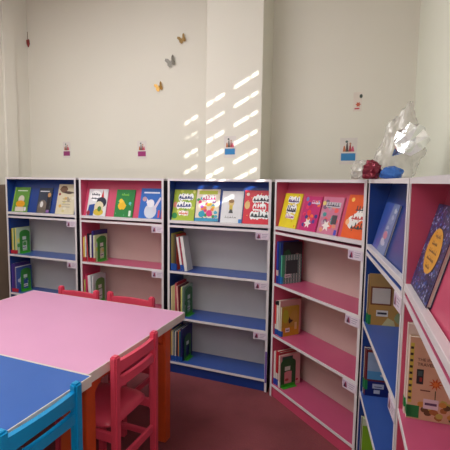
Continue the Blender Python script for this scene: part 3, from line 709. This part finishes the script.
make_chair(T(-1.014, .988, 0) @ RZ(PI/2), CBLUE, 'azure blue child chair at the side of the blue table', 'wooden child chairs around the tables', PW=.325)
make_chair(T(-1.910, 2.215, 0) @ RZ(PI), CPINK, 'coral pink child chair behind the pink table, left one of the pair', 'wooden child chairs around the tables', PW=.30)
make_chair(T(-1.500, 2.235, 0) @ RZ(PI), CPINK, 'coral pink child chair behind the pink table, right one of the pair', 'wooden child chairs around the tables', PW=.32)

# ------------------------------------------------------------------ things on the walls
def sticker(x, z, Y, label, band, seed, w_=.085, h_=.15, nm='wall_notice'):
    m = MB(); y = Y-.0012
    m.box(x-w_/2, x+w_/2, Y-.001, Y-.0002, z-h_/2, z+h_/2, colm((222, 214, 208)))
    o = m.build(nm); tag(o, label, 'notice', 'small printed notices on the wall')
    m = MB(); r = random.Random(seed)
    for i, (dx, hh) in enumerate(((-.24, .22), (-.08, .34), (.1, .26), (.25, .2))):
        m.flat([(x+w_*(dx-.09), z-h_*.02), (x+w_*(dx-.05), z+h_*hh*.8), (x+w_*(dx+.02), z+h_*hh), (x+w_*(dx+.1), z-h_*.02)], y-.0002*i, K([(190, 110, 70), (84, 72, 70), (170, 60, 66), (206, 80, 110)][i]))
    m.flat(blob(r, x-w_*.12, z+h_*.36, w_*.09, h_*.05, 8), y-.0009, K((70, 90, 90))); m.flat(blob(r, x+w_*.1, z+h_*.28, w_*.08, h_*.05, 8), y-.0009, K((190, 140, 110)))
    m.build('picture', o)
    tag(MB().box(x-w_*.42, x+w_*.42, Y-.0016, Y-.001, z-h_*.36, z-h_*.08, colm(band)).build('caption_band', o), 'coloured caption band')
sticker(-2.955, 1.79, YA, 'small notice with a magenta band above the far left bookcase', (150, 50, 110), 1, .095, .16)
sticker(-2.078, 1.775, YA, 'small notice with a magenta band above the pink back-wall bookcase', (160, 50, 116), 2, .10, .165)
sticker(-1.123, 1.762, YB, 'small notice with a blue band on the sunlit pillar', (46, 130, 190), 3, .10, .165)
sticker(-.266, 1.735, YD, 'small notice with a blue band beside the foil balloon', (46, 130, 190), 4, .125, .20)
m = MB(); m.box(-.246, -.185, YD-.001, YD-.0002, 2.03, 2.17, colm((226, 214, 202)))
m.flat(star(-.21, 2.08, .02, .012, 6), YD-.0013, K((196, 90, 60))); m.flat(ell(-.192, 2.14, .011, .015), YD-.0013, K((60, 70, 60))); m.flat(rect(-.235, -.20, 2.045, 2.055), YD-.0013, K((190, 60, 70)))
tag(m.build('wall_sticker'), 'tiny pale sticker with red and green marks, on the wall right of centre', 'sticker')
BF = ((-1.660, 2.701), (-1.767, 2.520), (-1.887, 2.316))
def butterfly(x, z, label, c, rot, s=.05, d=.35):
    M = T(x, YA-.004, z) @ RY(rot)
    o = thing('wall_butterfly', label, 'butterfly decoration', M, 'metallic butterflies on the wall')
    mt = mat('butterfly_%d%d%d' % c, c, .35, metal=.6, var=.1, scale=60)
    for sx in (-1, 1):
        t = bmesh.new(); pts = [(0, .1), (.35, .85), (.75, 1.05), (.95, .7), (.7, .15), (.8, -.2), (.6, -.65), (.25, -.6), (0, -.15)]
        va = [t.verts.new((sx*p[0]*s*math.cos(d), -p[0]*s*math.sin(d)*1.2, p[1]*s)) for p in pts]
        vb = [t.verts.new((v.co.x, v.co.y-.0012, v.co.z)) for v in va]
        t.faces.new(va); t.faces.new(vb[::-1])
        for i in range(len(pts)): t.faces.new((va[i], vb[i], vb[(i+1) % len(pts)], va[(i+1) % len(pts)]))
        bmesh.ops.recalc_face_normals(t, faces=t.faces[:])
        MB().add(t, mt).build('wing', o)
    m = MB(); m.box(-.0022, .0022, -.004, .002, -.4*s, .45*s, mt, bev=.001); m.build('body', o)
butterfly(BF[0][0], BF[0][1], 'gold butterfly decoration, highest of three on the wall', (176, 144, 92), R(-25), .042)
butterfly(BF[1][0], BF[1][1], 'silver grey butterfly decoration between two gold ones', (150, 146, 138), R(-22), .052)
butterfly(BF[2][0], BF[2][1], 'gold butterfly decoration, lowest of three on the wall', (184, 142, 74), R(-20), .045)
# small hanging ornament high in the left corner
m = MB()
m.box(XL+.012, XL+.016, YA-.012, YA-.009, 2.90, 2.98, K((120, 90, 60)))
m.prism([(XL+.0, 2.90), (XL+.03, 2.905), (XL+.034, 2.86), (XL+.02, 2.83), (XL+.004, 2.86)], K((140, 44, 40)), 'y', YA-.016, YA-.004)
tag(m.build('hanging_ornament'), 'tiny dark red ornament hanging high in the left corner', 'ornament')

# ------------------------------------------------------------------ balloons and wrap on top of the bookcases
def foilmat(name, rgb, rough, metal, alpha=1.0, trans=0.0):
    m = mat(name, rgb, rough, metal=metal, var=.08, scale=30, bump=.15, bscale=45)
    b = m.node_tree.nodes['Principled BSDF']; b.inputs['Alpha'].default_value = alpha; b.inputs['Transmission Weight'].default_value = trans
    return m
FOIL = foilmat('silver_foil', (226, 226, 226), .14, 1.0)
BAG = foilmat('clear_crinkled_plastic', (226, 222, 214), .2, .15, alpha=.42)
BFOIL = foilmat('blue_foil', (60, 110, 190), .25, .4)
MFOIL = foilmat('maroon_foil', (130, 44, 60), .25, .5)
def crumple(name, label, cat, M, size, mt, seed, sub=3, amp=.2, flatz=True, shape=None, smooth=False, jit=.5):
    t = bmesh.new(); bmesh.ops.create_icosphere(t, subdivisions=sub, radius=1); r = random.Random(seed)
    rs = Vector((seed*7.3, seed*3.1, seed*5.7))
    for v in t.verts:
        n = v.co.normalized()
        a = noise.noise(n*1.6+rs)*1.2 + (abs(noise.noise(n*3.2+rs))-.2)*1.2 + jit*r.uniform(-.3, .3)
        p = n*(1+amp*a); p = Vector((p.x*size[0], p.y*size[1], p.z*size[2]))
        if shape: p = shape(p)
        if flatz and p.z < -size[2]*.8: p.z = -size[2]*.8
        v.co = p+Vector((0, 0, size[2]*.8+.001 if flatz else 0))
    bmesh.ops.recalc_face_normals(t, faces=t.faces[:])
    m = MB(); m.add(t, mt, None, smooth); o = m.build(name); o.matrix_world = M
    tag(o, label, cat); return o
def bagshape(p):
    q = p.copy(); h = (p.z+.19)/.38
    q.x = p.x*(1.12-.62*max(0, h)) + .055*max(0, h)**1.2; q.y = p.y*(1.05-.6*max(0, h)); return q
BX, BY = .075, 2.13
crumple('plastic_wrap', 'crinkled clear plastic wrap heaped on top of the corner bookcases', 'plastic wrap', T(BX-.045, BY, H), (.115, .085, .185), BAG, 1, 5, .22, shape=bagshape, smooth=True, jit=.10)
crumple('plastic_wrap', 'small crinkled tail of clear plastic at the left foot of the heap', 'plastic wrap', T(BX-.185, BY+.06, H), (.045, .04, .05), BAG, 2, 3, .4)
crumple('foil_balloon', 'crumpled silver foil balloon hanging at the right of the plastic heap', 'balloon', T(.092, 1.96, H+.165) @ RY(R(40)), (.052, .026, .085), FOIL, 3, 2, .5, flatz=False, jit=1.4)
crumple('foil_balloon', 'blue deflated balloon lying under the clear plastic wrap', 'balloon', T(.025, 2.0, H), (.048, .04, .032), BFOIL, 5, 3, .2)
crumple('foil_balloon', 'maroon deflated balloon at the left foot of the plastic heap', 'balloon', T(-.055, 2.03, H), (.042, .035, .045), MFOIL, 6, 3, .4)
